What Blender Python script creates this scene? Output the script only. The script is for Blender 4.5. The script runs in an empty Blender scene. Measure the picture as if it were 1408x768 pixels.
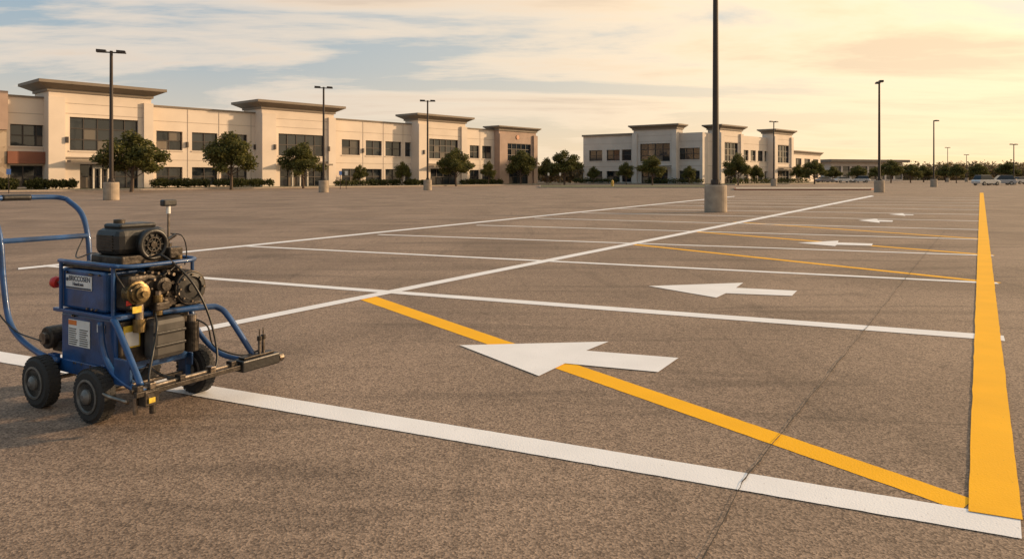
import bpy, math, random
from mathutils import Vector, Matrix, noise as mnoise
random.seed(7)
F=1000.0; CX=704.0; HY=243.0; H=1.5
scene=bpy.context.scene
col=scene.collection
# ------------------------------------------------------------ helpers
def G(px,py):
    Y=H*F/(py-HY); return ((px-CX)/F*Y, Y)
def nodes_mat(name):
    m=bpy.data.materials.new(name); m.use_nodes=True
    nt=m.node_tree; b=nt.nodes['Principled BSDF']; return m,nt,b
def mat(name,c,rough=0.6,metal=0.0,scale=6.0,var=0.15,bump=0.0,bscale=40.0,spec=0.5,coat=0.0,dirt=None):
    m,nt,b=nodes_mat(name)
    tc=nt.nodes.new('ShaderNodeTexCoord')
    n=nt.nodes.new('ShaderNodeTexNoise'); n.inputs['Scale'].default_value=scale; n.inputs['Detail'].default_value=6
    nt.links.new(tc.outputs['Object'],n.inputs['Vector'])
    r=nt.nodes.new('ShaderNodeValToRGB')
    r.color_ramp.elements[0].position=0.3; r.color_ramp.elements[1].position=0.7
    lo=[x*(1-var) for x in c]; hi=[min(1,x*(1+var)) for x in c]
    if dirt: lo=dirt
    r.color_ramp.elements[0].color=(*lo,1); r.color_ramp.elements[1].color=(*hi,1)
    nt.links.new(n.outputs['Fac'],r.inputs['Fac']); nt.links.new(r.outputs['Color'],b.inputs['Base Color'])
    b.inputs['Roughness'].default_value=rough; b.inputs['Metallic'].default_value=metal
    b.inputs['Specular IOR Level'].default_value=spec
    b.inputs['Coat Weight'].default_value=coat
    if bump>0:
        n2=nt.nodes.new('ShaderNodeTexNoise'); n2.inputs['Scale'].default_value=bscale; n2.inputs['Detail'].default_value=4
        nt.links.new(tc.outputs['Object'],n2.inputs['Vector'])
        bp=nt.nodes.new('ShaderNodeBump'); bp.inputs['Strength'].default_value=bump; bp.inputs['Distance'].default_value=0.01
        nt.links.new(n2.outputs['Fac'],bp.inputs['Height']); nt.links.new(bp.outputs['Normal'],b.inputs['Normal'])
    return m
def mesh(name,verts,faces,mats,parent=None,fm=None,smooth=False):
    me=bpy.data.meshes.new(name); me.from_pydata(verts,[],faces)
    for m in (mats if isinstance(mats,list) else [mats]): me.materials.append(m)
    if fm:
        me.polygons.foreach_set('material_index',fm)
    if smooth: me.polygons.foreach_set('use_smooth',[True]*len(me.polygons))
    me.update()
    o=bpy.data.objects.new(name,me); col.objects.link(o)
    if parent: o.parent=parent
    return o
def empty(name,loc=(0,0,0),rz=0):
    o=bpy.data.objects.new(name,None); o.location=loc; o.rotation_euler=(0,0,rz); o.empty_display_size=0.3
    col.objects.link(o); return o
BF=[(0,3,2,1),(4,5,6,7),(0,1,5,4),(1,2,6,5),(2,3,7,6),(3,0,4,7)]
def box_vf(x0,x1,y0,y1,z0,z1):
    return [(x0,y0,z0),(x1,y0,z0),(x1,y1,z0),(x0,y1,z0),(x0,y0,z1),(x1,y0,z1),(x1,y1,z1),(x0,y1,z1)],BF
class MB:
    def __init__(s,T=None): s.v=[];s.f=[];s.m=[];s.T=T or (lambda p:p)
    def add(s,v,f,mi=0):
        o=len(s.v); s.v+= [s.T(p) for p in v]; s.f+=[tuple(i+o for i in q) for q in f]; s.m+=[mi]*len(f)
    def box(s,x0,x1,y0,y1,z0,z1,mi=0): v,f=box_vf(x0,x1,y0,y1,z0,z1); s.add(v,f,mi)
    def build(s,name,mats,parent=None,smooth=False): return mesh(name,s.v,s.f,mats,parent,s.m,smooth)
def bevel(o,w,seg=2):
    b=o.modifiers.new('b','BEVEL'); b.width=w; b.segments=seg; b.limit_method='ANGLE'; return o
def cyl_vf(c,axis,r,l,n=24,r2=None,rings=None):
    ax=Vector(axis).normalized(); u=ax.orthogonal().normalized(); w=ax.cross(u)
    if rings is None: rings=[(-l/2,r),(l/2,r if r2 is None else r2)]
    v=[];f=[]
    for t,rr in rings:
        for i in range(n):
            a=2*math.pi*i/n; p=Vector(c)+ax*t+(u*math.cos(a)+w*math.sin(a))*rr; v.append(tuple(p))
    for k in range(len(rings)-1):
        for i in range(n):
            j=(i+1)%n; f.append((k*n+i,k*n+j,(k+1)*n+j,(k+1)*n+i))
    f.append(tuple(range(n-1,-1,-1))); f.append(tuple((len(rings)-1)*n+i for i in range(n)))
    return v,f
def catmull(pts,k=6):
    P=[Vector(p) for p in pts]; P=[P[0]*2-P[1]]+P+[P[-1]*2-P[-2]]; out=[]
    for i in range(1,len(P)-2):
        a,b,c,d=P[i-1:i+3]
        for j in range(k):
            t=j/k; out.append(0.5*((2*b)+(c-a)*t+(2*a-5*b+4*c-d)*t*t+(3*b-a-3*c+d)*t**3))
    out.append(P[-2]); return out
def tube(name,pts,r,m,parent=None,smooth=True,n=10,k=6):
    P=catmull(pts,k) if smooth else [Vector(p) for p in pts]
    v=[];f=[]; u=None
    for i,p in enumerate(P):
        t=(P[min(i+1,len(P)-1)]-P[max(i-1,0)]).normalized()
        if u is None: u=t.orthogonal().normalized()
        u=(u-t*u.dot(t)).normalized(); w=t.cross(u)
        for j in range(n):
            a=2*math.pi*j/n; v.append(tuple(p+(u*math.cos(a)+w*math.sin(a))*r))
    for i in range(len(P)-1):
        for j in range(n):
            q=(j+1)%n; f.append((i*n+j,i*n+q,(i+1)*n+q,(i+1)*n+j))
    f.append(tuple(range(n-1,-1,-1))); f.append(tuple((len(P)-1)*n+j for j in range(n)))
    return mesh(name,v,f,m,parent,smooth=True)

# ------------------------------------------------------------ camera
cd=bpy.data.cameras.new('camera'); cam=bpy.data.objects.new('camera',cd); col.objects.link(cam)
cam.location=(0,0,H); cam.rotation_euler=(math.radians(90),0,0)
cd.sensor_width=36; cd.lens=F/1408*36; cd.shift_y=-141/1408; cd.clip_end=6000; cd.clip_start=0.05
scene.camera=cam
scene.view_settings.view_transform='Standard'; scene.view_settings.look='None'; scene.view_settings.exposure=0

# ------------------------------------------------------------ light
SAZ=math.radians(70); SEL=math.radians(15)
sdir=Vector((math.sin(SAZ)*math.cos(SEL),math.cos(SAZ)*math.cos(SEL),math.sin(SEL)))
sl=bpy.data.lights.new('sun','SUN'); sl.energy=5.0; sl.angle=math.radians(2.5); sl.color=(1.0,0.68,0.39)
so=bpy.data.objects.new('sun',sl); col.objects.link(so); so.rotation_euler=(-sdir).to_track_quat('-Z','Y').to_euler(); so.location=(60,30,40)
# world
w=bpy.data.worlds.new('World'); scene.world=w; w.use_nodes=True; nt=w.node_tree
bg=nt.nodes['Background']; bg.inputs['Strength'].default_value=0.145
L=nt.links.new
def N(t,**k):
    n=nt.nodes.new(t)
    for a,b in k.items(): setattr(n,a,b)
    return n
def math_(op,a,b=None,clamp=False):
    n=N('ShaderNodeMath',operation=op,use_clamp=clamp)
    for i,x in enumerate((a,b)):
        if x is None: continue
        if isinstance(x,(int,float)): n.inputs[i].default_value=x
        else: L(x,n.inputs[i])
    return n.outputs[0]
def mixc(f,a,b):
    n=N('ShaderNodeMix',data_type='RGBA')
    for i,x in ((0,f),(6,a),(7,b)):
        if isinstance(x,(int,float)): n.inputs[i].default_value=x
        elif isinstance(x,tuple): n.inputs[i].default_value=(*x,1)
        else: L(x,n.inputs[i])
    return n.outputs[2]
def ramp(f,*st):
    r=N('ShaderNodeValToRGB'); L(f,r.inputs[0])
    while len(r.color_ramp.elements)<len(st): r.color_ramp.elements.new(0.5)
    for e,(p,c) in zip(r.color_ramp.elements,st):
        e.position=p; e.color=(c,c,c,1) if isinstance(c,(int,float)) else (*c,1)
    return r.outputs[0]
sky=N('ShaderNodeTexSky',sky_type='NISHITA'); sky.sun_disc=False; sky.sun_elevation=SEL; sky.sun_rotation=SAZ
sky.air_density=1.0; sky.dust_density=2.0; sky.ozone_density=1.2
tc=N('ShaderNodeTexCoord'); sep=N('ShaderNodeSeparateXYZ'); L(tc.outputs['Generated'],sep.inputs[0])
x,y,z=sep.outputs
zz=math_('ADD',math_('MAXIMUM',z,0.0),0.10)
cv=N('ShaderNodeCombineXYZ'); L(math_('DIVIDE',x,zz),cv.inputs[0]); L(math_('DIVIDE',y,zz),cv.inputs[1]); cv.inputs[2].default_value=3.3
mp=N('ShaderNodeMapping'); mp.inputs['Rotation'].default_value=(0,0,math.radians(24)); mp.inputs['Scale'].default_value=(0.5,1.1,1); L(cv.outputs[0],mp.inputs[0])
n1=N('ShaderNodeTexNoise'); n1.inputs['Scale'].default_value=0.8; n1.inputs['Detail'].default_value=11; n1.inputs['Roughness'].default_value=0.6; n1.inputs['Distortion'].default_value=0.35
L(mp.outputs[0],n1.inputs[0])
dp=N('ShaderNodeVectorMath',operation='DOT_PRODUCT'); L(tc.outputs['Generated'],dp.inputs[0]); dp.inputs[1].default_value=tuple(sdir)
sd=dp.outputs['Value']
cov=math_('ADD',n1.outputs['Fac'],math_('MULTIPLY',sd,0.07))
mask=ramp(cov,(0.475,0.0),(0.53,0.55),(0.62,1.0))
glow=ramp(sd,(0.0,0.0),(0.4,0.3),(0.66,0.7),(0.88,1.0))
hz=ramp(z,(0.0,1.0),(0.06,0.7),(0.14,0.3),(0.26,0.0))
base=mixc(0.82,sky.outputs[0],mixc(glow,(1.9,3.0,3.9),(7.2,6.2,4.7)))
base=mixc(math_('MULTIPLY',hz,0.92),base,mixc(glow,(6.2,4.8,3.2),(9.0,6.3,3.3)))
thick=ramp(cov,(0.56,0.0),(0.70,1.0))
ccol=mixc(glow,(6.2,5.2,4.2),(9.8,7.4,4.5))
ccol=mixc(math_('MULTIPLY',thick,0.8),ccol,mixc(glow,(3.8,3.1,2.6),(6.9,5.2,3.4)))
mk=math_('MULTIPLY',mask,ramp(z,(0.0,0.3),(0.09,0.85),(0.16,1.0)))
L(mixc(mk,base,ccol),bg.inputs['Color'])

# ------------------------------------------------------------ materials
def asphalt():
    m,nt,b=nodes_mat('asphalt'); L=nt.links.new
    tc=nt.nodes.new('ShaderNodeTexCoord')
    def noise(s,d=5,dist=0,sc=None,rot=.35):
        n=nt.nodes.new('ShaderNodeTexNoise'); n.inputs['Scale'].default_value=s; n.inputs['Detail'].default_value=d; n.inputs['Distortion'].default_value=dist
        if sc:
            mp=nt.nodes.new('ShaderNodeMapping'); mp.inputs['Scale'].default_value=sc; mp.inputs['Rotation'].default_value=(0,0,rot); L(tc.outputs['Object'],mp.inputs[0]); L(mp.outputs[0],n.inputs[0])
        else: L(tc.outputs['Object'],n.inputs[0])
        return n.outputs['Fac']
    def rp(f,a,b_,pa,pb):
        r=nt.nodes.new('ShaderNodeValToRGB'); r.color_ramp.elements[0].position=pa; r.color_ramp.elements[1].position=pb
        r.color_ramp.elements[0].color=(*a,1) if isinstance(a,tuple) else (a,a,a,1)
        r.color_ramp.elements[1].color=(*b_,1) if isinstance(b_,tuple) else (b_,b_,b_,1); L(f,r.inputs[0]); return r.outputs[0]
    def mul(a,b_):
        n=nt.nodes.new('ShaderNodeMix'); n.data_type='RGBA'; n.blend_type='MULTIPLY'; n.inputs[0].default_value=1; L(a,n.inputs[6]); L(b_,n.inputs[7]); return n.outputs[2]
    v=nt.nodes.new('ShaderNodeTexVoronoi'); v.inputs['Scale'].default_value=100; L(tc.outputs['Object'],v.inputs[0])
    sepc=nt.nodes.new('ShaderNodeSeparateColor'); L(v.outputs['Color'],sepc.inputs[0])
    c=rp(sepc.outputs[0],(0.12,0.084,0.061),(0.37,0.27,0.198),0.0,1.0)
    c=mul(c,rp(noise(240,2),0.70,1.22,0.3,0.7))
    c=mul(c,rp(noise(14,6),0.88,1.12,0.3,0.7))
    c=mul(c,rp(noise(0.35,6,0.8),(0.80,.79,.78),1.12,0.35,0.62))
    c=mul(c,rp(noise(0.5,4,2.2,(0.25,2.2,1)),0.80,1.04,0.36,0.47))
    c=mul(c,rp(noise(0.9,3,1.6,(2.6,0.3,1),.2),0.88,1.02,0.34,0.42))
    c=mul(c,rp(noise(2.2,3,.3),0.80,1.0,0.26,0.33))
    L(c,b.inputs['Base Color'])
    b.inputs['Roughness'].default_value=0.8; b.inputs['Specular IOR Level'].default_value=0.3
    bp=nt.nodes.new('ShaderNodeBump'); bp.inputs['Strength'].default_value=0.36; bp.inputs['Distance'].default_value=0.004
    L(v.outputs['Distance'],bp.inputs['Height']); L(bp.outputs['Normal'],b.inputs['Normal'])
    return m
def paint(name,c,under=(0.2,0.15,0.11),wear=0.33):
    m,nt,b=nodes_mat(name); L=nt.links.new
    tc=nt.nodes.new('ShaderNodeTexCoord')
    n=nt.nodes.new('ShaderNodeTexNoise'); n.inputs['Scale'].default_value=70; n.inputs['Detail'].default_value=5; n.inputs['Roughness'].default_value=0.7; L(tc.outputs['Object'],n.inputs[0])
    n2=nt.nodes.new('ShaderNodeTexNoise'); n2.inputs['Scale'].default_value=2.2; n2.inputs['Detail'].default_value=5; L(tc.outputs['Object'],n2.inputs[0])
    r=nt.nodes.new('ShaderNodeValToRGB'); r.color_ramp.elements[0].position=wear-0.05; r.color_ramp.elements[1].position=wear+0.03; L(n.outputs['Fac'],r.inputs[0])
    r2=nt.nodes.new('ShaderNodeValToRGB'); r2.color_ramp.elements[0].position=0.3; r2.color_ramp.elements[1].position=0.7
    r2.color_ramp.elements[0].color=(*[x*0.9 for x in c],1); r2.color_ramp.elements[1].color=(*c,1); L(n2.outputs['Fac'],r2.inputs[0])
    mx=nt.nodes.new('ShaderNodeMix'); mx.data_type='RGBA'; L(r.outputs[0],mx.inputs[0]); mx.inputs[6].default_value=(*under,1); L(r2.outputs[0],mx.inputs[7])
    L(mx.outputs[2],b.inputs['Base Color']); b.inputs['Roughness'].default_value=0.7; b.inputs['Specular IOR Level'].default_value=0.2
    v=nt.nodes.new('ShaderNodeTexVoronoi'); v.inputs['Scale'].default_value=100; L(tc.outputs['Object'],v.inputs[0])
    bp=nt.nodes.new('ShaderNodeBump'); bp.inputs['Strength'].default_value=0.22; bp.inputs['Distance'].default_value=0.004
    L(v.outputs['Distance'],bp.inputs['Height']); L(bp.outputs['Normal'],b.inputs['Normal'])
    return m
M_asph=asphalt()
M_white=paint('white_paint',(0.84,0.83,0.84)); M_yel=paint('yellow_paint',(0.96,0.48,0.004),under=(.4,.22,.03))
M_crack=mat('crack_filler',(0.05,0.04,0.03),0.9)
M_conc=mat('concrete',(0.34,0.27,0.20),0.85,scale=3,var=0.2,bump=0.4)
M_pole=mat('bronze_pole',(0.035,0.024,0.018),0.45,0.3)
M_curb=mat('kerb',(0.36,0.29,0.23),0.85,var=0.2)
M_redkerb=mat('red_kerb',(0.24,0.09,0.05),0.85,var=0.2)
M_grass=mat('grass',(0.085,0.09,0.03),0.95,scale=3,var=0.4,bump=1,bscale=25)
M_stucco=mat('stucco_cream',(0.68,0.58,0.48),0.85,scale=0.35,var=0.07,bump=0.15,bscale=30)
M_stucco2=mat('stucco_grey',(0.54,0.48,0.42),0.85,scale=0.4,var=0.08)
M_taupe=mat('cornice_taupe',(0.21,0.17,0.13),0.75,scale=0.6,var=0.1)
M_brown=mat('brown_panel',(0.38,0.27,0.21),0.8,scale=0.6,var=0.12)
M_red=mat('red_brown_panel',(0.22,0.085,0.05),0.8,scale=0.6,var=0.15)
M_seam=mat('panel_joint',(0.40,0.33,0.27),0.9)
M_frame=mat('window_frame',(0.05,0.04,0.035),0.5,0.2)
M_door=mat('door_frame_white',(0.66,0.6,0.52),0.6)
def glassm():
    m,nt,b=nodes_mat('window_glass'); L=nt.links.new
    g=nt.nodes.new('ShaderNodeNewGeometry'); r=nt.nodes.new('ShaderNodeValToRGB')
    r.color_ramp.elements[0].color=(0.006,0.009,0.013,1); r.color_ramp.elements[1].color=(0.045,0.055,0.065,1)
    e=r.color_ramp.elements.new(0.82); e.color=(0.03,0.036,0.042,1); r.color_ramp.elements[2].color=(0.20,0.16,0.12,1)
    L(g.outputs['Random Per Island'],r.inputs[0]); L(r.outputs[0],b.inputs['Base Color'])
    b.inputs['Roughness'].default_value=0.06; b.inputs['Specular IOR Level'].default_value=0.7
    tc=nt.nodes.new('ShaderNodeTexCoord'); n=nt.nodes.new('ShaderNodeTexNoise'); n.inputs['Scale'].default_value=0.6; L(tc.outputs['Object'],n.inputs[0])
    bp=nt.nodes.new('ShaderNodeBump'); bp.inputs['Strength'].default_value=0.25; bp.inputs['Distance'].default_value=0.05
    L(n.outputs['Fac'],bp.inputs['Height']); L(bp.outputs['Normal'],b.inputs['Normal'])
    return m
M_glass=glassm()
def stonem():
    m,nt,b=nodes_mat('stone_cladding'); L=nt.links.new
    tc=nt.nodes.new('ShaderNodeTexCoord'); v=nt.nodes.new('ShaderNodeTexVoronoi'); v.inputs['Scale'].default_value=1.6; L(tc.outputs['Object'],v.inputs[0])
    s=nt.nodes.new('ShaderNodeSeparateColor'); L(v.outputs['Color'],s.inputs[0])
    r=nt.nodes.new('ShaderNodeValToRGB'); r.color_ramp.elements[0].color=(0.25,0.18,0.12,1); r.color_ramp.elements[1].color=(0.48,0.38,0.28,1); L(s.outputs[0],r.inputs[0]); L(r.outputs[0],b.inputs['Base Color'])
    b.inputs['Roughness'].default_value=0.9; return m
M_stone=stonem()
def leafm(name,a,b_):
    m,nt,b=nodes_mat(name); L=nt.links.new
    g=nt.nodes.new('ShaderNodeNewGeometry'); r=nt.nodes.new('ShaderNodeValToRGB')
    r.color_ramp.elements[0].color=(*a,1); r.color_ramp.elements[1].color=(*b_,1); L(g.outputs['Random Per Island'],r.inputs[0])
    L(r.outputs[0],b.inputs['Base Color']); b.inputs['Roughness'].default_value=0.6
    b.inputs['Specular IOR Level'].default_value=0.25
    tr=nt.nodes.new('ShaderNodeBsdfTranslucent'); L(r.outputs[0],tr.inputs[0])
    mx=nt.nodes.new('ShaderNodeMixShader'); mx.inputs[0].default_value=.35; L(b.outputs[0],mx.inputs[1]); L(tr.outputs[0],mx.inputs[2])
    L(mx.outputs[0],nt.nodes['Material Output'].inputs['Surface'])
    return m
M_leaf=leafm('foliage',(0.045,0.055,0.014),(0.17,0.155,0.042))
M_leaf2=leafm('hedge_foliage',(0.035,0.045,0.013),(0.11,0.105,0.03))
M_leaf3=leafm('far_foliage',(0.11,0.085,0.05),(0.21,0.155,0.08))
M_bark=mat('bark',(0.10,0.07,0.05),0.95,bump=0.6)

# ------------------------------------------------------------ ground
S=3000
mesh('ground',[(-S,-60,0),(S,-60,0),(S,S,0),(-S,S,0)],[(0,1,2,3)],M_asph)
mesh('far_grass',[(-S,330,0.05),(S,330,0.05),(S,S,0.05),(-S,S,0.05)],[(0,1,2,3)],M_grass)

# ------------------------------------------------------------ markings
ZD,ZW,ZA,ZY,ZC=.002,.004,.006,.008,.010
def strip(p,zl,jit=0.004,step=0.12):
    (a0,a1,b1,b0)=[Vector(q) for q in p]
    n=max(2,min(420,int((a1-a0).length/step)))
    v=[];f=[]
    for i in range(n+1):
        t=i/n; A=a0.lerp(a1,t); B=b0.lerp(b1,t); d=(A-B).normalized()
        ja=jit*mnoise.noise(Vector((i*0.7,A.x,A.y)))*2; jb=jit*mnoise.noise(Vector((i*0.7+50,B.x,B.y)))*2
        A=A+d*ja; B=B+d*jb
        v+=[(A.x,A.y,zl),(B.x,B.y,zl)]
    for i in range(n): f.append((2*i,2*i+1,2*i+3,2*i+2))
    return v,f
def line_px(top0,top1,bot1,bot0): return [G(*top0),G(*top1),G(*bot1),G(*bot0)]
def line_w(p0,p1,wd):
    a=Vector(G(*p0)); b=Vector(G(*p1)); d=(b-a).normalized(); n=Vector((-d.y,d.x))*wd/2
    return [tuple(a+n),tuple(b+n),tuple(b-n),tuple(a-n)]
def marking(name,polys,m,jit=0.002,step=0.12):
    b=MB()
    for p,zl in polys:
        v,f=strip(p,zl,jit,step); b.add(v,f)
    return b.build(name,[m])
marking('white_stall_line',[(line_px((-260,441),(1403,712),(1405,741),(-260,453)),ZW)],M_white,0.002,0.03)
marking('white_stall_line',[(line_px((60,364.5),(1380,461.5),(1382,469),(60,366.5)),ZW)],M_white,0.002,0.05)
cl=[((330,338),(1372,389.5),.17),((520,322.5),(1366,351.5),.17),((655,309.5),(1360,329.5),.17),((735,300),(1354,316),.18),((800,292.5),(1352,304),.18),
    ((850,287),(1351,295),.2),((895,282),(1350,288.5),.2),((930,278.5),(1350,283),.2),((960,275.5),(1350,279),.2),((985,272.5),(1350,275),.2),((1010,270),(1350,272),.2)]
for a,b,wd in cl: marking('white_stall_line',[(line_w(a,b,wd),ZW)],M_white,0.003,0.2)
marking('white_aisle_line',[(line_px((60,493),(1198,268.7),(1202,269.8),(60,500)),ZA)],M_white,0.002,0.06)
marking('white_aisle_line',[(line_px((25,368.5),(1010,269.6),(1010,270.4),(25,371)),ZA)],M_white,0.003,0.2)
marking('yellow_diagonal_line',[(line_px((517,407.5),(1338,686),(1321,702),(493,411)),ZD)],M_yel,0.002,0.03)
marking('yellow_diagonal_line',[(line_w((862,335),(1374,389),.16),ZD)],M_yel)
marking('yellow_diagonal_line',[(line_w((950,318),(1366,351),.18),ZD)],M_yel)
marking('yellow_diagonal_line',[(line_w((1010,305),(1358,329),.18),ZD)],M_yel)
marking('yellow_edge_line',[(line_px((1347.2,265),(1331,704),(1406,716),(1352.3,265)),ZY)],M_yel,0.003,0.02)
def arrow(head,shaft):
    o=[head[0],head[1],shaft[0],shaft[1],shaft[2],shaft[3],head[2]]
    mesh('white_arrow_marking',[(*G(*p),ZA) for p in o],[(0,6,5,4,3,2,1)],M_white)
arrow([(632,475),(837,470),(741,517.5)],[(806,482.5),(933,492.5),(905,512),(777,500)])
arrow([(892,393.5),(1022,389),(985,409.5)],[(1012,396),(1096,400),(1089,407),(998,403.5)])
arrow([(1097,334),(1153,331),(1148,338.5)],[(1152,333.5),(1200,335),(1199,338),(1151,336.7)])
arrow([(1180,303),(1206,300.8),(1210,306.5)],[(1207,302.5),(1228,303.2),(1227,305),(1209,304.7)])
arrow([(1222,294.6),(1242,293.3),(1245,296.8)],[(1243,294.6),(1256,295),(1256,296),(1244,295.8)])
def crack(name,pts,wd,z0=ZC):
    P=[]
    for i in range(len(pts)-1):
        a=Vector(G(*pts[i])); b=Vector(G(*pts[i+1])); n=max(2,int((b-a).length/0.04))
        for j in range(n): P.append(a.lerp(b,j/n))
    P.append(Vector(G(*pts[-1])))
    v=[];f=[]
    for i,p in enumerate(P):
        d=(P[min(i+1,len(P)-1)]-P[max(0,i-1)]).normalized(); nn=Vector((-d.y,d.x))
        o=nn*(mnoise.noise(Vector((i*0.1,1,wd*90)))*0.014+mnoise.noise(Vector((i*0.6,4,2)))*0.005)
        ww=wd*(0.35+abs(mnoise.noise(Vector((i*0.3,7,3))))*1.8)/2
        A=p+o+nn*ww;B=p+o-nn*ww; v+=[(A.x,A.y,z0),(B.x,B.y,z0)]
    for i in range(len(P)-1): f.append((2*i,2*i+1,2*i+3,2*i+2))
    mesh(name,v,f,M_crack)
crack('pavement_crack',[(965,775),(1030,652),(1200,440),(1262,362),(1300,316)],0.008)
crack('pavement_crack',[(60,331),(420,318),(600,306)],0.014,0.003)

# ------------------------------------------------------------ buildings
class Bld:
    def __init__(s,name,P0,d):
        s.P0=Vector(P0); s.d=Vector(d).normalized(); s.n=Vector((s.d.y,-s.d.x)); s.root=empty(name)
    def T(s,p):
        q=s.P0+s.d*p[0]+s.n*p[1]; return (q.x,q.y,p[2])
    def sx(s,px,n=0):
        t=(px-CX)/F; p=s.P0+s.n*n
        return (t*p.y-p.x)/(s.d.x-t*s.d.y)
def facade(B,nm,s0,s1,z1,nf,nb,ops,wallm,z0=0.0,mul=1.5,rec=0.35):
    ss=sorted(set([s0,s1]+[o[0] for o in ops]+[o[1] for o in ops])); zs=sorted(set([z0,z1]+[o[2] for o in ops]+[o[3] for o in ops]))
    w=MB(B.T); g=MB(B.T); fr=MB(B.T)
    for i in range(len(ss)-1):
        for j in range(len(zs)-1):
            cs=(ss[i]+ss[i+1])/2; cz=(zs[j]+zs[j+1])/2
            if any(o[0]<cs<o[1] and o[2]<cz<o[3] for o in ops): continue
            w.add([(ss[i],nf,zs[j]),(ss[i+1],nf,zs[j]),(ss[i+1],nf,zs[j+1]),(ss[i],nf,zs[j+1])],[(0,1,2,3)])
    for o in ops:
        a,b,c,d=o[:4]; r=nf-rec
        w.add([(a,nf,c),(b,nf,c),(b,nf,d),(a,nf,d),(a,r,c),(b,r,c),(b,r,d),(a,r,d)],[(0,4,5,1),(1,5,6,2),(2,6,7,3),(3,7,4,0)])
        nx=max(1,round((b-a)/mul)); nz=max(1,round((d-c)/1.35))
        for i in range(nx):
            for j in range(nz):
                x0=a+(b-a)*i/nx;x1=a+(b-a)*(i+1)/nx;y0=c+(d-c)*j/nz;y1=c+(d-c)*(j+1)/nz
                tl=random.uniform(-0.012,0.012)
                g.add([(x0,r+0.02,y0),(x1,r+0.02+tl,y0),(x1,r+0.02+tl,y1),(x0,r+0.02,y1)],[(0,1,2,3)])
        t=0.055
        for i in range(nx+1):
            xx=min(max(a+(b-a)*i/nx,a+t),b-t); fr.box(xx-t,xx+t,r+0.05,r+0.13,c+0.002,d-0.002)
        for j in range(nz+1):
            yy=min(max(c+(d-c)*j/nz,c+t),d-t); fr.box(a+0.003,b-0.003,r+0.055,r+0.12,yy-t,yy+t)
        w.box(a-0.1,b+0.1,nf+0.002,nf+0.1,c-0.16,c-0.02)
    w.add([(s0,nf,z0),(s0,nb,z0),(s0,nb,z1),(s0,nf,z1)],[(0,3,2,1)])
    w.add([(s1,nf,z0),(s1,nb,z0),(s1,nb,z1),(s1,nf,z1)],[(0,1,2,3)])
    w.add([(s0,nb,z0),(s1,nb,z0),(s1,nb,z1),(s0,nb,z1)],[(0,3,2,1)])
    w.add([(s0,nf,z1),(s1,nf,z1),(s1,nb,z1),(s0,nb,z1)],[(0,1,2,3)])
    w.build(nm+'_wall',[wallm],B.root)
    if ops: g.build(nm+'_glass',[M_glass],B.root); fr.build(nm+'_window_frames',[M_frame],B.root)
def boxes(B,nm,lst,m):
    b=MB(B.T)
    for q in lst: b.box(*q)
    return b.build(nm,[m],B.root)
def cornice(B,nm,s0,s1,nf,nb,z,oh=1.3,th=0.75,m=None):
    b=MB(B.T)
    b.box(s0-0.2,s1+0.2,nb-0.2,nf+0.2,z-0.30,z-0.002)
    a=0.25; o=oh
    v=[(s0-a,nb-a,z),(s1+a,nb-a,z),(s1+a,nf+a,z),(s0-a,nf+a,z),(s0-o,nb-o,z+th*.6),(s1+o,nb-o,z+th*.6),(s1+o,nf+o,z+th*.6),(s0-o,nf+o,z+th*.6)]
    b.add(v,BF)
    b.box(s0-o-.08,s1+o+.08,nb-o-.08,nf+o+.08,z+th*.6+.003,z+th)
    b.build(nm,[m or M_taupe],B.root)
def tower(B,nm,px0,px1,nf,ztop,ops,wallm=M_stucco,oh=1.3,th=0.75,pil=True,nb=-3,mul=1.5):
    s0=B.sx(px0,nf); s1=B.sx(px1,nf)
    O=[(B.sx(a,nf),B.sx(b,nf),c,d) for a,b,c,d in ops]
    facade(B,nm,s0,s1,ztop,nf,nb,O,wallm,mul=mul)
    cornice(B,nm+'_cornice',s0,s1,nf,nb,ztop,oh,th)
    if pil and O:
        a=min(o[0] for o in O); b=max(o[1] for o in O)
        lst=[(s0-.12,max(s0+.6,a-.55),nf+.003,nf+.35,0,ztop-.9),(min(s1-.6,b+.55),s1+.12,nf+.003,nf+.35,0,ztop-.9)]
        boxes(B,nm+'_pilasters',lst,wallm)
        boxes(B,nm+'_canopy',[(a-.4,b+.4,nf+.36,nf+1.6,3.15,3.4),(s0+.7,s1-.7,nf+.003,nf+.12,3.55,3.75)],M_taupe)
        boxes(B,nm+'_joints',[(s0,s1,nf+.002,nf+.02,ztop-1.55,ztop-1.49),(s0,s1,nf+.002,nf+.02,ztop-2.7,ztop-2.64)],M_seam)
    return s0,s1
B1=Bld('office_building_long',(-55.6,79),(0.657,0.754))
U=(4.9,7.3); Lw=(0.35,2.75)
ops=[]
for a,b in [(14,68),(215,251),(264,299),(304,340),(470,495),(503,525),(530,552),(557,574),(646,659),(663,676)]:
    s0=B1.sx(a);s1=B1.sx(b)
    ops.append((s0,s1,U[0],U[1])); ops.append((s0,s1,Lw[0],Lw[1]))
sm0=B1.sx(15)-0.5; sm1=B1.sx(737)
ops=[o for o in ops if o[0]>sm0]
facade(B1,'main',sm0-0.001,sm1,10.3,0,-28,[(max(o[0],sm0+0.2),*o[1:]) for o in ops],M_stucco)
boxes(B1,'main_parapet_coping',[(sm0,B1.sx(67,1.8),-.4,.18,10.303,10.5),(B1.sx(208,1.8)+.05,B1.sx(360,1.8)-.05,-.4,.18,10.303,10.5),(B1.sx(460,1.8)+.05,B1.sx(575,1.8)-.05,-.4,.18,10.303,10.5),(B1.sx(641,1.8)+.05,sm1-9,-.4,.18,10.303,10.5)],M_taupe)
js=[]
for zz_ in (3.6,8.5): js.append((sm0,sm1,0.002,0.02,zz_,zz_+.06))
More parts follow.
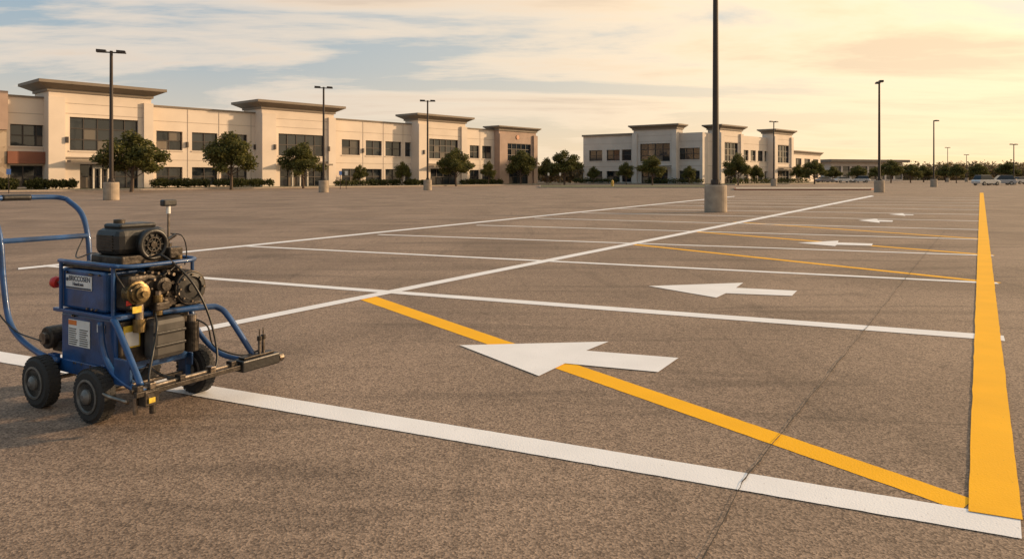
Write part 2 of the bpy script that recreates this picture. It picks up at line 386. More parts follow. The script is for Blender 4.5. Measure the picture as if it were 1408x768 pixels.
for px in (258,301,345,499,527,554,660): 
    s_=B1.sx(px); js.append((s_-.03,s_+.03,.021,.035,0,10.2))
boxes(B1,'main_joints',js,M_seam)
facade(B1,'stone_wing',sm0-22,sm0-0.05,10.6,0.6,-20,[],M_stone)
boxes(B1,'stone_wing_upper',[(sm0-22.1,sm0+.05,-.5,.75,6.6,10.8)],M_brown)
boxes(B1,'red_panel',[(sm0+.01,B1.sx(68)-.2,.04,.75,2.95,4.3)],M_red)
tower(B1,'tower_a',67,208,1.8,11.35,[(96,190,4.5,8.3),(110,190,0.1,2.95)],oh=1.25,th=0.85,mul=1.35)
tower(B1,'tower_b',360,459,1.8,11.2,[(383,446,4.5,7.6),(385,445,0.1,2.9)],oh=1.2,th=0.85)
tower(B1,'tower_c',575,640,1.8,11.3,[(590,630,4.6,8.0),(592,628,0.1,2.9)],oh=1.1,th=0.8,nb=-1.5)
tower(B1,'tower_d',686,737,1.2,10.6,[(698,730,4.6,8.0),(700,726,0.1,2.9)],wallm=M_brown,oh=0.7,th=0.6,nb=-1.5)
for px0,px1 in ((128,150),(402,424)):
    s0=B1.sx(px0,2.1);s1=B1.sx(px1,2.1); 
    boxes(B1,'entrance_door',[(s0,s0+.15,1.85,2.1,.05,2.6),(s1-.15,s1,1.85,2.1,.05,2.6),(s0+.16,s1-.16,1.85,2.1,2.45,2.6),((s0+s1)/2-.08,(s0+s1)/2+.08,1.85,2.1,.05,2.44)],M_door)
M_mark=mat('sign_mark',(0.5,0.2,0.09),0.5)
v,f=cyl_vf((B1.sx(712,1.3),1.28,9.2),(0,1,0),0.42,0.12,20)
b=MB(B1.T); b.add(v,f); b.build('round_sign_mark',[M_mark],B1.root)
lst=[]
for px in (92,196,257,350,378,452,499,583,635):
    tw=px in(92,196,378,452,583,635)
    s_=B1.sx(px,2.2 if tw else 0.05); nn=2.16 if tw else 0.04
    lst.append((s_-.14,s_+.14,nn,nn+.2,5.3,6.0))
boxes(B1,'wall_sconces',lst,M_frame)
def pt(px,Y): return ((px-CX)/F*Y,Y)
c2=Vector(pt(966,142)); l2=Vector(pt(802,159)); r2=Vector(pt(1090,171))
B2=Bld('office_building_corner',l2,c2-l2)
Ln=(c2-l2).length
ops=[]
for a,b in [(810,828),(834,852),(855,868),(934,962)]:
    for z0,z1 in ((4.9,7.2),(.4,2.7)): ops.append((B2.sx(a),B2.sx(b),z0,z1))
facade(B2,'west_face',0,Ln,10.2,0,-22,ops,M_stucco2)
boxes(B2,'west_coping',[(-.2,B2.sx(866,1.4),-.4,.3,10.203,10.6)],M_taupe)
boxes(B2,'west_joints',[(0,Ln,.002,.02,3.6,3.68),(0,Ln,.002,.02,8.5,8.56)],M_seam)
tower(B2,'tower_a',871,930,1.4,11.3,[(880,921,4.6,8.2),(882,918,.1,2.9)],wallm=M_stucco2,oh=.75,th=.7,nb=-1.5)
B3=Bld('east_wing',c2,r2-c2); B3.root.parent=B2.root
L3=(r2-c2).length
ops=[]
for a,b in [(1024,1031),(1034,1041),(1044,1051),(1053,1060)]:
    for z0,z1 in ((4.9,7.2),(.4,2.7)): ops.append((B3.sx(a),B3.sx(b),z0,z1))
facade(B3,'east_face',0.3,L3,10.2,-.3,-22,ops,M_stucco,mul=1.8)
tower(B3,'tower_b',990,1020,1.2,11.2,[(996,1015,4.6,8.4),(996,1013,.1,2.9)],oh=.8,th=.7,nb=-1.5)
tower(B3,'tower_c',1064,1089,1.2,11.4,[(1069,1085,4.6,8.6),(1069,1085,.1,2.9)],oh=.8,th=.7,nb=-1.5)
boxes(B3,'east_joints',[(0.4,L3,-.298,-.28,3.6,3.68),(.4,L3,-.298,-.28,8.5,8.56)],M_seam)
B5=Bld('small_office_building',pt(1088,205),Vector(pt(1128,225))-Vector(pt(1088,205)))
ops=[(B5.sx(a),B5.sx(b),z0,z1) for a,b in ((1094,1102),(1106,1114),(1118,1125)) for z0,z1 in ((1,3.2),(4.8,6.8))]
facade(B5,'front',0,B5.sx(1128),8.3,0,-15,ops,M_stucco)
cornice(B5,'front_cornice',0,B5.sx(1128),0,-15,8.3,.7,.7)
B6=Bld('flat_roof_building',pt(1137,250),Vector(pt(1245,262))-Vector(pt(1137,250)))
s6=B6.sx(1245)
ops=[(B6.sx(a)+.3,B6.sx(a+11)-.2,.6,5.2) for a in range(1146,1236,12)]
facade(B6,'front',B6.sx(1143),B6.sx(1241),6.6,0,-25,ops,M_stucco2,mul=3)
boxes(B6,'roof_slab',[(0,s6,-26,2.0,6.603,7.5)],M_taupe)

# ------------------------------------------------------------ landscape beds
def bed(name,pts,m,z=0.14,k=0.18,km=None):
    P=[Vector(p) for p in pts]; c=sum(P,Vector((0,0)))/len(P)
    n=len(P); v=[(p.x,p.y,0) for p in P]+[(p.x,p.y,z) for p in P]
    f=[(i,(i+1)%n,(i+1)%n+n,i+n) for i in range(n)]+[tuple(range(n,2*n))]
    root=empty(name)
    mesh('kerb',v,f,km or M_curb,root)
    Q=[p+(c-p).normalized()*k for p in P]
    mesh('planting',[(p.x,p.y,z+0.006) for p in Q],[tuple(range(n))],m,root)
def bp1(s,n): q=B1.P0+B1.d*s+B1.n*n; return (q.x,q.y)
M_walk=mat('sidewalk',(0.42,0.35,0.28),0.9,scale=1,var=0.12)
bed('building_planting_bed',[bp1(-20,.6),bp1(sm1+6,.6),bp1(sm1+6,6),bp1(-20,6)],M_grass)
bed('sidewalk_strip',[bp1(-20,6.3),bp1(sm1+6,6.3),bp1(sm1+6,8.6),bp1(-20,8.6)],M_walk)
def bp2(s,n): q=B2.P0+B2.d*s+B2.n*n; return (q.x,q.y)
bed('corner_building_bed',[bp2(-8,.4),bp2(Ln+2,.4),bp2(Ln+5,8),bp2(-8,8)],M_grass)
def bp3(s,n): q=B3.P0+B3.d*s+B3.n*n; return (q.x,q.y)
bed('corner_building_bed',[bp3(-6,1.5),bp3(L3+8,1.5),bp3(L3+8,9),bp3(-4,9)],M_grass,z=.15)
bed('parking_island',[G(1010,261.5),G(1198,261.5),G(1205,259.3),G(1010,259.3)],M_walk,z=.15,km=M_redkerb)
bed('parking_island',[G(742,258.5),G(975,258.5),G(975,256),G(742,256)],M_grass,z=.16)

# ------------------------------------------------------------ foliage
def leaf_cloud(blobs,n,size,rnd):
    v=[];f=[]
    tot=sum(b[3]**2 for b in blobs)
    for (cx,cy,cz,r,sq) in [(b[0],b[1],b[2],b[3],b[4] if len(b)>4 else 0.8) for b in blobs]:
        k=int(n*r*r/tot)
        for _ in range(k):
            d=Vector((rnd.gauss(0,1),rnd.gauss(0,1),rnd.gauss(0,1))).normalized()
            rr=r*(rnd.random()**0.45)*(0.82+0.4*mnoise.noise(d*2.3+Vector((cx,cy,cz))))
            p=Vector((cx,cy,cz))+Vector((d.x*rr,d.y*rr,d.z*rr*sq))
            if p.z<0.05: continue
            a=Vector((rnd.gauss(0,1),rnd.gauss(0,1),rnd.gauss(0,1))).normalized(); b=a.orthogonal().normalized()
            s=size*rnd.uniform(.5,1.3); b2=a.cross(b)
            th=rnd.random()*6.28; u=b*math.cos(th)+b2*math.sin(th); w_=a.cross(u)
            o=len(v)
            v+= [tuple(p-u*s),tuple(p+w_*s*.55),tuple(p+u*s),tuple(p-w_*s*.55)]; f.append((o,o+1,o+2,o+3))
    return v,f
treem=[]
def make_tree_mesh(seed):
    r=random.Random(seed)
    b=MB()
    def limb(p,q,r0,r1):
        d=Vector(q)-Vector(p); v,f=cyl_vf(p,d,0,0,7,rings=[(0,r0),(d.length,r1)]); b.add(v,f,0)
    limb((0,0,0),(.04,.02,1.0),.11,.085); limb((.04,.02,1.0),(.0,.05,3.6),.085,.03)
    blobs=[]
    for i in range(17):
        a=i*2.4+r.random(); z0=r.uniform(.9,2.3); rad=r.uniform(.8,1.55); z1=z0+r.uniform(.4,1.4)
        if z1>3.2: rad*=.7
        q=(math.cos(a)*rad,math.sin(a)*rad,z1); limb((.03,.02,z0),q,.04,.012)
        blobs.append((q[0],q[1],q[2],r.uniform(.5,.85),.8))
    blobs+=[(0,0,4.05,.7,.9),(r.uniform(-.4,.4),.2,3.5,1.0,.8),(.3,-.3,2.7,1.15,.8),(-.3,.3,2.4,1.1,.8)]
    v,f=leaf_cloud(blobs,9500,.10,r); b.add(v,f,1)
    me=bpy.data.meshes.new('tree_mesh'); me.from_pydata(b.v,[],b.f); me.materials.append(M_bark); me.materials.append(M_leaf)
    me.polygons.foreach_set('material_index',b.m); me.update(); return me
for s in (1,2,3): treem.append(make_tree_mesh(s))
def tree(px,Y,top,half,kind=0,rot=0):
    x=(px-CX)/F*Y; h=(HY-top)/F*Y+H
    o=bpy.data.objects.new('street_tree',treem[kind%3]); col.objects.link(o); o.location=(x,Y,0)
    sxy=half/F*Y/1.85; o.scale=(sxy,sxy,h/4.6); o.rotation_euler=(0,0,rot)
tree(181,72,179,47,0,.3); tree(318,84,179,38,1,1.2); tree(417,94,195,32,2,2.2); tree(627,118,203,26,0,3.3); tree(716,133,205,23,1,4)
tree(776,135,206,25,2,.7); tree(752,150,216,16,0,.7); tree(861,138,222,13,1,1.7); tree(897,130,213,20,2,2.7); tree(1015,128,210,20,0,3.6); tree(1040,150,226,12,1,.6)
tree(1120,150,220,19,2,1); tree(1098,160,225,12,1,1.9); tree(1225,175,219,18,0,5); tree(1180,190,227,15,1,2); tree(1252,180,225,16,2,3); tree(1270,200,227,16,0,3.9)
tree(1315,170,225,13,1,3); tree(672,128,221,11,2,3); tree(553,115,221,12,1,5); tree(1145,200,228,13,0,4); tree(1205,200,229,13,2,.5)
tree(948,138,227,11,1,2); tree(816,150,228,10,0,2); tree(495,112,226,11,2,1); tree(1345,190,224,15,1,5); tree(1386,200,222,17,2,2); tree(1300,210,226,15,0,1)
def hedge(name,pts,r,n,size=.12):
    rd=random.Random(len(pts)*n); bl=[]
    for (x,y,z) in pts: bl.append((x,y,z,r*rd.uniform(.8,1.2),.85))
    v,f=leaf_cloud(bl,n,size,rd); mesh(name,v,f,M_leaf2)
rd=random.Random(5)
def row(s0,s1,n,fn,step=.9,z=.6): 
    k=int((s1-s0)/step); return [(*fn(s0+step*i,n+rd.uniform(-.2,.2)),z) for i in range(k)]
for a,b in ((-10,38),(40,116),(212,300),(300,378)):
    s0=B1.sx(a,4.5); s1=B1.sx(b,4.5); hedge('hedge_row',row(s0,s1,4.5,bp1,.8,.75),.75,4500,.12)
for a,b in ((466,560),(562,600),(640,700)):
    s0=B1.sx(a,4.5); s1=B1.sx(b,4.5); hedge('hedge_row',row(s0,s1,4.0,bp1,.9,.6),.7,3500,.13)
hedge('hedge_row',row(0,Ln*.42,3,bp2,.9,.7),.8,1800,.15); hedge('hedge_row',row(Ln*.62,Ln+3,3,bp2,.9,.7),.8,1500,.15)
hedge('hedge_row',row(4,L3,4,bp3,.9,.7),.8,2500,.15)
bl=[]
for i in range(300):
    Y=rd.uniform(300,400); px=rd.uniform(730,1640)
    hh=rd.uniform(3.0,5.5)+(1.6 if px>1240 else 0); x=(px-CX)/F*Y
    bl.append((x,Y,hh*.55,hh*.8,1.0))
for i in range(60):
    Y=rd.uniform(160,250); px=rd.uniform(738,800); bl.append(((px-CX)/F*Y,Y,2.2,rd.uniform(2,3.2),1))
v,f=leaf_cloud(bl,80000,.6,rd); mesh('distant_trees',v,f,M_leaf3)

# ------------------------------------------------------------ light poles
def lamp(px,base_y,hgt=9.6,arm=2,rot=0.0,conc=True,pr=.1):
    Y=H*F/(base_y-HY); x=(px-CX)/F*Y
    r=empty('parking_lot_light_pole',(x,Y,0),rot)
    ph=1.15
    v,f=cyl_vf((0,0,0),(0,0,1),0,0,28,rings=[(0,.46),(.03,.47),(ph-.03,.46),(ph,.43)]); mesh('concrete_base',v,f,M_conc,r)
    b=MB()
    b.box(-.2,.2,-.2,.2,ph+.002,ph+.04)
    v,f=cyl_vf((0,0,0),(0,0,1),0,0,12,rings=[(ph+.04,pr*1.5),(ph+.22,pr*1.4),(ph+.24,pr),(hgt,pr*.72)]); b.add(v,f)
    for sx_ in ((-1,1) if arm==2 else (1,)):
        b.box(min(0,sx_*.45),max(0,sx_*.45),-.04,.04,hgt-.14,hgt-.06)
        x0,x1=sorted((sx_*.3,sx_*.85))
        v=[(x0,-.2,hgt-.12),(x1,-.2,hgt-.12),(x1,.2,hgt-.12),(x0,.2,hgt-.12),(x0,-.17,hgt+.06),(x1-.05*sx_*(sx_>0),-.17,hgt+.04),(x1-.05*sx_*(sx_>0),.17,hgt+.04),(x0,.17,hgt+.06)]
        b.add(v,BF)
    for i in range(4):
        a=i*math.pi/2+.78; v,f=cyl_vf((math.cos(a)*.2,math.sin(a)*.2,ph+.05),(0,0,1),.018,.1,8); b.add(v,f)
    b.build('pole_and_heads',[M_pole],r)
lamp(984,291.5,11.5,2,pr=.14); lamp(153,275,9.6,2,0.35,pr=.13); lamp(445,264.5,10.1,2,.3,pr=.12); lamp(588,261.5,10,2,.2,pr=.12)
lamp(1209,264.5,10.6,2,1.35,pr=.12); lamp(1064,255.8,10.4,2,.5,pr=.11); lamp(1284,257,9.8,1,.3,pr=.11); lamp(1303,250.2,9.9,2,.3,pr=.1); lamp(1394,254,7.6,2,.3,pr=.1); lamp(1329,250,8,2,.3,pr=.1)

# ------------------------------------------------------------ cars
M_tyre=mat('tyre_rubber',(0.018,0.017,0.016),0.75,bump=.3)
M_cglass=mat('car_glass',(0.01,0.012,0.015),0.05)
M_rim=mat('wheel_rim',(0.35,0.33,0.3),0.35,.8)
def car(px,by,rot,c,suv=False):
    Y=H*F/(by-HY); r=empty('parked_car',((px-CX)/F*Y,Y,0),rot)
    m=mat('car_paint',c,.25,.3,coat=1,var=.03)
    t=1.75 if suv else 1.45
    prof=[(-2.3,.3),(-2.33,.7),(-2.2,.98),(1.0,1.0),(2.0,.86),(2.28,.65),(2.3,.3)]
    n=len(prof)
    v=[(a,-.9,z) for a,z in prof]+[(a,.9,z) for a,z in prof]
    f=[tuple(range(n)),tuple(range(2*n-1,n-1,-1))]+[(i,i+n,(i+1)%n+n,(i+1)%n) for i in range(n)]
    bevel(mesh('body',v,f,m,r),.08,3)
    a0=-2.1 if suv else -1.75
    v=[(a0,-.82,1.0),(1.05,-.82,1.0),(1.05,.82,1.0),(a0,.82,1.0),(a0+.35,-.66,t),(.3,-.66,t),(.3,.66,t),(a0+.35,.66,t)]
    bevel(mesh('windows',v,BF,M_cglass,r),.05,2)
    mesh('roof',*box_vf(a0+.38,.25,-.62,.62,t-.01,t+.04),m,r)
    b=MB()
    for wx in (-1.4,1.4):
        for wy in (-.86,.86):
            vv,ff=cyl_vf((wx,wy,.33),(0,1,0),.33,.2,20); b.add(vv,ff,0); vv,ff=cyl_vf((wx,wy,.33),(0,1,0),.2,.23,16); b.add(vv,ff,1)
    b.build('wheels',[M_tyre,M_rim],r)
    mesh('lights',*box_vf(2.2,2.31,-.8,-.45,.6,.72),M_door,r); mesh('lights',*box_vf(2.2,2.31,.45,.8,.6,.72),M_door,r)
car(1356,254.8,.25,(.65,.62,.58),True); car(1376,254.2,2.9,(.32,.32,.33),True); car(1405,253,.2,(.5,.48,.46)); car(1160,251,.1,(.6,.58,.55)); car(1182,251,3.0,(.5,.5,.5),True); car(1135,251.5,.3,(.12,.12,.14))
hx,hy=G(842,257.5)
hr=empty('fire_hydrant',(hx,hy,.0)); M_hy=mat('hydrant_yellow',(.55,.33,.06),.5)
v,f=cyl_vf((0,0,0),(0,0,1),0,0,16,rings=[(0,.24),(.06,.24),(.07,.16),(.75,.16),(.78,.2),(.84,.2),(.95,.14),(1.02,.05),(1.1,.05)]); mesh('barrel',v,f,M_hy,hr)
v,f=cyl_vf((0,0,.55),(1,0,0),.08,.55,12); mesh('outlets',v,f,M_hy,hr)
def sign(px,by,colr,hh=2.2):
    Y=H*F/(by-HY); r=empty('parking_sign',((px-CX)/F*Y,Y,0),.4)
    v,f=cyl_vf((0,0,hh/2),(0,0,1),.035,hh,8); mesh('post',v,f,M_pole,r)
    mesh('panel',*box_vf(-.17,.17,-.06,-.04,hh-.5,hh),mat('sign_panel',colr,.5),r)
sign(12,266,(.1,.2,.5)); sign(468,260,(.12,.22,.5)); sign(476,260,(.5,.5,.48)); sign(754,254.5,(.5,.5,.45)); sign(770,254.5,(.5,.5,.48))

# ------------------------------------------------------------ LINE STRIPING MACHINE
O=Vector((-2.56,4.46)); R=empty('line_striping_machine',(O.x,O.y,0),math.radians(-30))
c30=math.cos(math.radians(30))
def MA(px,py,a):
    t=(px-CX)/F; b=(t*(O.y-.5*a)-O.x-c30*a)/(.5-c30*t); Y=O.y-.5*a+c30*b; return (a,b,H-(py-HY)/F*Y)
M_blue=mat('blue_enamel',(0.012,0.065,0.20),.36,.1,scale=9,var=.25,coat=.3,bump=.12,bscale=60,dirt=(0.012,0.04,0.11))
M_blk=mat('black_engine_plastic',(0.014,0.013,0.012),.42,scale=14,var=.4,bump=.15)
M_dark=mat('grimy_metal',(0.055,0.045,0.036),.45,.6,scale=14,var=.5,bump=.4,dirt=(.016,.013,.010))
M_steel=mat('worn_steel',(0.26,0.22,0.18),.38,.85,scale=18,var=.3,bump=.2,dirt=(.08,.06,.045))
M_brass=mat('oily_cast_alloy',(0.20,0.14,0.06),.42,.7,scale=16,var=.4,bump=.3,dirt=(.04,.03,.016))
M_redk=mat('red_plastic',(.45,.02,.015),.35); M_yk=mat('yellow_tag',(.6,.42,.04),.5,scale=30,var=.3)
M_lab=mat('label_white',(.7,.69,.66),.5,scale=20,var=.08); M_ink=mat('label_ink',(.03,.04,.07),.6); M_or=mat('label_orange',(.75,.2,.03),.5)
M_bucket=mat('grey_plastic',(0.05,0.046,0.042),.55,.1,scale=10,var=.4)
M_hub=mat('wheel_hub_grey',(.15,.145,.135),.5,.5,scale=20,var=.3)
def wheel(a,b,r=.165,wd=.095):
    prof=[(-wd/2,r*.62),(-wd/2,r*.86),(-wd*.36,r*.97),(-wd*.2,r),(wd*.2,r),(wd*.36,r*.97),(wd/2,r*.86),(wd/2,r*.62)]
    v,f=cyl_vf((a,b,r),(0,1,0),0,0,40,rings=prof); mesh('tyre',v,f,M_tyre,R)
    bb=MB()
    for i in range(36):
        th=i*2*math.pi/36
        for sgn in (-1,1):
            cc=Vector((a+math.cos(th)*r*.985,b+sgn*wd*.22,r+math.sin(th)*r*.985)); rad=Vector((math.cos(th),0,math.sin(th))); tg=Vector((-math.sin(th),0,math.cos(th))); ay=Vector((0,1,0))
            vs=[]
            for z_ in (-.006,.004):
                for (p_,q_) in ((-1,-1),(1,-1),(1,1),(-1,1)): vs.append(tuple(cc+tg*p_*.009+ay*q_*wd*.17+rad*z_))
            bb.add(vs,BF)
    bb.build('tyre_tread',[M_tyre],R)
    for sgn in (-1,1):
        rings=[(0,r*.63),(sgn*.006,r*.64),(sgn*.008,r*.56),(-sgn*.012,r*.5),(-sgn*.014,r*.3),(sgn*.012,r*.27),(sgn*.02,r*.2),(sgn*.03,r*.1)]
        v,f=cyl_vf((a,b+sgn*wd/2,r),(0,1,0),0,0,32,rings=rings); mesh('hub',v,f,M_hub,R)
        bb=MB()
        for i in range(5):
            th=i*2*math.pi/5+.3; vv,ff=cyl_vf((a+math.cos(th)*r*.4,b+sgn*(wd/2-.008),r+math.sin(th)*r*.4),(0,1,0),.009,.012,8); bb.add(vv,ff)
        bb.build('hub_bolts',[M_steel],R)
wheel(-.60,0); wheel(0,0); wheel(0,.71); wheel(-.60,.71)
def C(nm,c,ax,r,l,m,n=24,rings=None,r2=None,bv=0):
    v,f=cyl_vf(c,ax,r,l,n,r2,rings); o=mesh(nm,v,f,m,R)
    if bv: bevel(o,bv,2)
    return o
def X(nm,x0,x1,y0,y1,z0,z1,m,bv=.006): return bevel(mesh(nm,*box_vf(x0,x1,y0,y1,z0,z1),m,R),bv,2)
C('axle',(-.6,.355,.165),(0,1,0),.014,.78,M_steel,12); C('axle',(0,.355,.165),(0,1,0),.014,.78,M_steel,12)
X('chassis_tank',-.54,.07,.09,.60,.27,.615,M_blue,.018)
X('chassis_side_plate',-.60,.10,.075,.088,.225,.31,M_blue,.004); X('chassis_side_plate',-.60,.10,.602,.615,.225,.31,M_blue,.004)
X('axle_bracket',-.64,-.56,.06,.10,.13,.33,M_blue,.004); X('axle_bracket',-.04,.04,.06,.10,.13,.33,M_blue,.004); X('axle_bracket',-.04,.04,.60,.64,.13,.33,M_blue,.004)
X('deck_plate',-.58,.12,.06,.66,.617,.640,M_blue,.004)
X('upper_tank',-.53,-.03,.085,.56,.643,.905,M_blue,.02)
X('top_tray',-.50,.02,.08,.60,.912,.932,M_dark,.004)
tube('top_rail',[(-.52,.07,.95),(.02,.07,.95),(.10,.10,.945),(.13,.2,.94),(.13,.5,.94),(.10,.62,.94),(0,.64,.945),(-.5,.64,.95)],.014,M_blue,R)
for a_,b_ in ((-.5,.07),(.06,.08),(.11,.6),(-.5,.64)):
    C('rail_post',(a_,b_,.79),(0,0,1),.012,.31,M_blue,10)
tube('front_frame',[(.40,.04,.27),(.33,.045,.36),(.15,.05,.59),(.10,.06,.62),(.10,.12,.63),(.12,.35,.625),(.17,.66,.615),(.20,.74,.60),(.26,.78,.53),(.40,.88,.25)],.020,M_blue,R)
tube('front_frame_side',[(-.02,.05,.60),(.0,.05,.45),(.10,.05,.31),(.30,.05,.24),(.42,.05,.235)],.019,M_blue,R)
tube('front_frame_side',[(.0,.66,.60),(.05,.70,.42),(.2,.76,.28),(.40,.86,.23)],.018,M_blue,R)
X('front_gusset',.14,.30,.035,.055,.24,.40,M_blue,.004)
C('spray_bar',(.40,.50,.245),(0,1,0),.014,1.04,M_steel,12)
X('spray_bar_channel',.425,.455,-.02,.86,.215,.245,M_dark,.003)
X('guide_box',.36,.47,.72,1.04,.19,.268,M_blk,.01); X('guide_box_cap',.385,.445,.75,1.01,.270,.282,M_dark,.003)
C('guide_roller',(.44,1.06,.225),(0,1,0),.03,.035,M_steel,16)
for i,bb_ in enumerate((.02,.10,.30,.52,.68)): X('bar_clamp',.375,.43,bb_-.02,bb_+.02,.22,.275,M_steel if i%2 else M_dark,.004)
for bb_,a_ in ((.90,.42),(.95,.40)):
    C('spray_gun_body',(a_,bb_,.325),(0,0,1),.011,.10,M_steel,12); C('spray_gun_head',(a_,bb_,.385),(0,0,1),.017,.03,M_dark,12); C('spray_gun_pin',(a_,bb_,.42),(0,0,1),.005,.06,M_steel,8)
X('spray_gun_mount',.36,.46,.03,.12,.15,.24,M_dark,.006); C('spray_nozzle',(.44,.09,.14),(0,0,1),.018,.08,M_dark,12); C('spray_nozzle',(.38,.02,.15),(0,0,1),.014,.10,M_steel,12)
X('nozzle_tag',.462,.468,.05,.09,.17,.20,M_yk,.001); 
tube('nozzle_arm',[(.0,.02,.25),(.15,-.03,.2),(.34,.0,.17)],.012,M_steel,R)
tube('nozzle_arm',[(.0,.2,.26),(.2,.18,.22),(.40,.16,.2)],.012,M_steel,R)
tube('steel_link',[(.05,.3,.3),(.2,.33,.23),(.4,.4,.22)],.010,M_steel,R)
X('paint_filter_housing',.105,.22,.24,.48,.34,.60,M_bucket,.035); X('filter_housing_rib',.10,.23,.25,.47,.42,.44,M_blk,.006); X('filter_housing_rib',.10,.23,.25,.47,.50,.52,M_blk,.006)
X('front_cover',.072,.10,.10,.58,.33,.60,M_dark,.01)
X('caution_label',.101,.104,.12,.23,.43,.57,M_yk,.001); X('caution_label_panel',.105,.107,.13,.22,.44,.53,M_lab,.001)
C('fluid_filter',(.16,.56,.44),(0,0,1),.045,.2,M_dark,20,bv=.006); C('filter_cap',(.16,.56,.56),(0,0,1),.03,.04,M_steel,16)
C('rear_pump',(-.70,.16,.42),(0,1,0),.075,.16,M_dark,24,bv=.01); C('rear_pump_cap',(-.70,.07,.42),(0,1,0),.04,.03,M_steel,16); X('rear_pump_bracket',-.70,-.54,.12,.3,.33,.40,M_dark)
C('rear_motor',(-.68,.42,.46),(0,1,0),.09,.22,M_blk,24,bv=.012)
for b_ in (.05,.66):
    tube('handle_tube',[(-.50,b_,.30),(-.72,b_,.32),(-.98,b_,.40),(-1.12,b_,.52),(-1.19,b_,.78),(-1.23,b_,1.05),(-1.32,b_,1.22),(-1.47,b_+(.03 if b_<.3 else -.03),1.325)],.020,M_blue,R)
tube('handle_top_bar',[(-1.47,.08,1.325),(-1.53,.14,1.34),(-1.54,.35,1.342),(-1.53,.57,1.34),(-1.47,.63,1.325)],.020,M_blue,R)
C('handle_cross_bar',(-1.225,.355,1.045),(0,1,0),.019,.60,M_blue,12)
tube('handle_grip',[(-1.54,.2,1.342),(-1.541,.3,1.343),(-1.54,.4,1.342)],.024,M_blk,R)
tube('brake_cable',[(-1.25,.05,1.04),(-1.29,.03,.85),(-1.24,.02,.6),(-1.0,.03,.45),(-.7,.06,.4)],.005,M_blk,R)
tube('brake_cable',[(-1.22,.62,1.03),(-1.1,.5,.9),(-.8,.45,.95),(-.55,.4,.95)],.005,M_blk,R)
C('red_knob',(-.60,.09,.80),(-1,-.4,.1),0,0,M_redk,20,rings=[(-.06,.012),(-.02,.012),(-.018,.035),(0,.04),(.02,.034),(.03,.015)])
tube('knob_stem',[(-.53,.10,.80),(-.60,.09,.80)],.01,M_steel,R,smooth=False)
X('engine_cowling',-.31,-.03,.17,.52,.99,1.165,M_blk,.045); X('engine_cowling_lid',-.27,-.08,.21,.47,1.16,1.195,M_blk,.02)
X('engine_base_block',-.32,.02,.16,.52,.935,.995,M_dark,.01)
bb=MB()
for i in range(6): bb.box(-.25,-.09,.162,.172,1.025+i*.018,1.034+i*.018)
bb.build('cowling_louvres',[M_dark],R)
def torus(nm,c,ax,Rr,r,m,n=36,k=10):
    ax=Vector(ax).normalized(); u=ax.orthogonal().normalized(); w_=ax.cross(u); v=[];f=[]
    for i in range(n):
        a=2*math.pi*i/n; d=u*math.cos(a)+w_*math.sin(a)
        for j in range(k):
            q=2*math.pi*j/k; v.append(tuple(Vector(c)+d*(Rr+r*math.cos(q))+ax*r*math.sin(q)))
    for i in range(n):
        for j in range(k): f.append((i*k+j,((i+1)%n)*k+j,((i+1)%n)*k+(j+1)%k,i*k+(j+1)%k))
    return mesh(nm,v,f,m,R,smooth=True)
C('starter_housing',(-.015,.38,1.055),(1,0,0),.10,.05,M_blk,36,bv=.008)
torus('starter_ring',(.015,.38,1.055),(1,0,0),.09,.018,M_blk); torus('starter_ring_inner',(.016,.38,1.055),(1,0,0),.045,.006,M_dark)
bb=MB()
for i in range(10):
    th=i*math.pi/5; 
    c0=Vector((.011,.38,1.055)); d=Vector((0,math.cos(th),math.sin(th))); t_=Vector((0,-math.sin(th),math.cos(th)))
    vs=[]
    for xx in (0,.008):
        for p_,q_ in ((.03,-1),(.078,-1),(.078,1),(.03,1)): vs.append(tuple(c0+d*p_+t_*q_*.003+Vector((xx,0,0))))
    bb.add(vs,BF)
bb.build('starter_ribs',[M_blk],R); C('starter_hub',(.015,.38,1.055),(1,0,0),.022,.02,M_dark,16)
C('fuel_cap',(-.2,.28,1.205),(0,0,1),.035,.03,M_dark,20,bv=.004); C('exhaust_stub',(-.31,.34,1.08),(-1,0,0),.03,.09,M_dark,16)
X('carburetor',.0,.07,.46,.56,.955,1.03,M_dark,.01); C('carburetor_bowl',(.05,.53,.95),(0,0,1),.03,.05,M_brass,16)
C('spark_plug',(.02,.5,1.09),(.4,.6,.5),.012,.08,M_steel,10)
C('mast_rod',(-.06,.54,1.14),(0,0,1),.008,.34,M_steel,10); C('mast_grip',(-.06,.54,1.275),(0,0,1),.014,.05,M_lab,12); X('mast_head',-.085,-.035,.49,.59,1.30,1.345,M_blk,.01)
C('mast_base',(-.06,.54,1.0),(0,0,1),.022,.1,M_dark,14)
X('gearbox',-.02,.12,.14,.34,.66,.88,M_dark,.02)
C('pump_cylinder',(.13,.20,.77),(1,0,0),.07,.10,M_brass,28,rings=[(-.06,.075),(.0,.075),(.003,.062),(.03,.062),(.034,.045),(.055,.045),(.058,.02),(.075,.02)])
C('pump_cylinder',(.12,.36,.80),(1,0,0),.065,.10,M_dark,28,rings=[(-.08,.07),(-.01,.07),(0,.055),(.04,.05),(.044,.03),(.06,.03)])
C('piston_rod',(.14,.20,.63),(0,0,1),.026,.14,M_steel,16); C('piston_lower',(.14,.20,.57),(0,0,1),.038,.08,M_brass,16)
C('valve_body',(.15,.32,.68),(0,0,1),.03,.13,M_brass,16,bv=.004); C('valve_cap',(.15,.32,.755),(0,0,1),.02,.03,M_steel,6); X('valve_block',.11,.19,.28,.38,.645,.70,M_dark,.01)
X('tag_yellow',.192,.197,.12,.18,.66,.70,M_yk,.001); X('tag_red',.12,.126,.125,.16,.70,.73,M_redk,.001)
bb=MB()
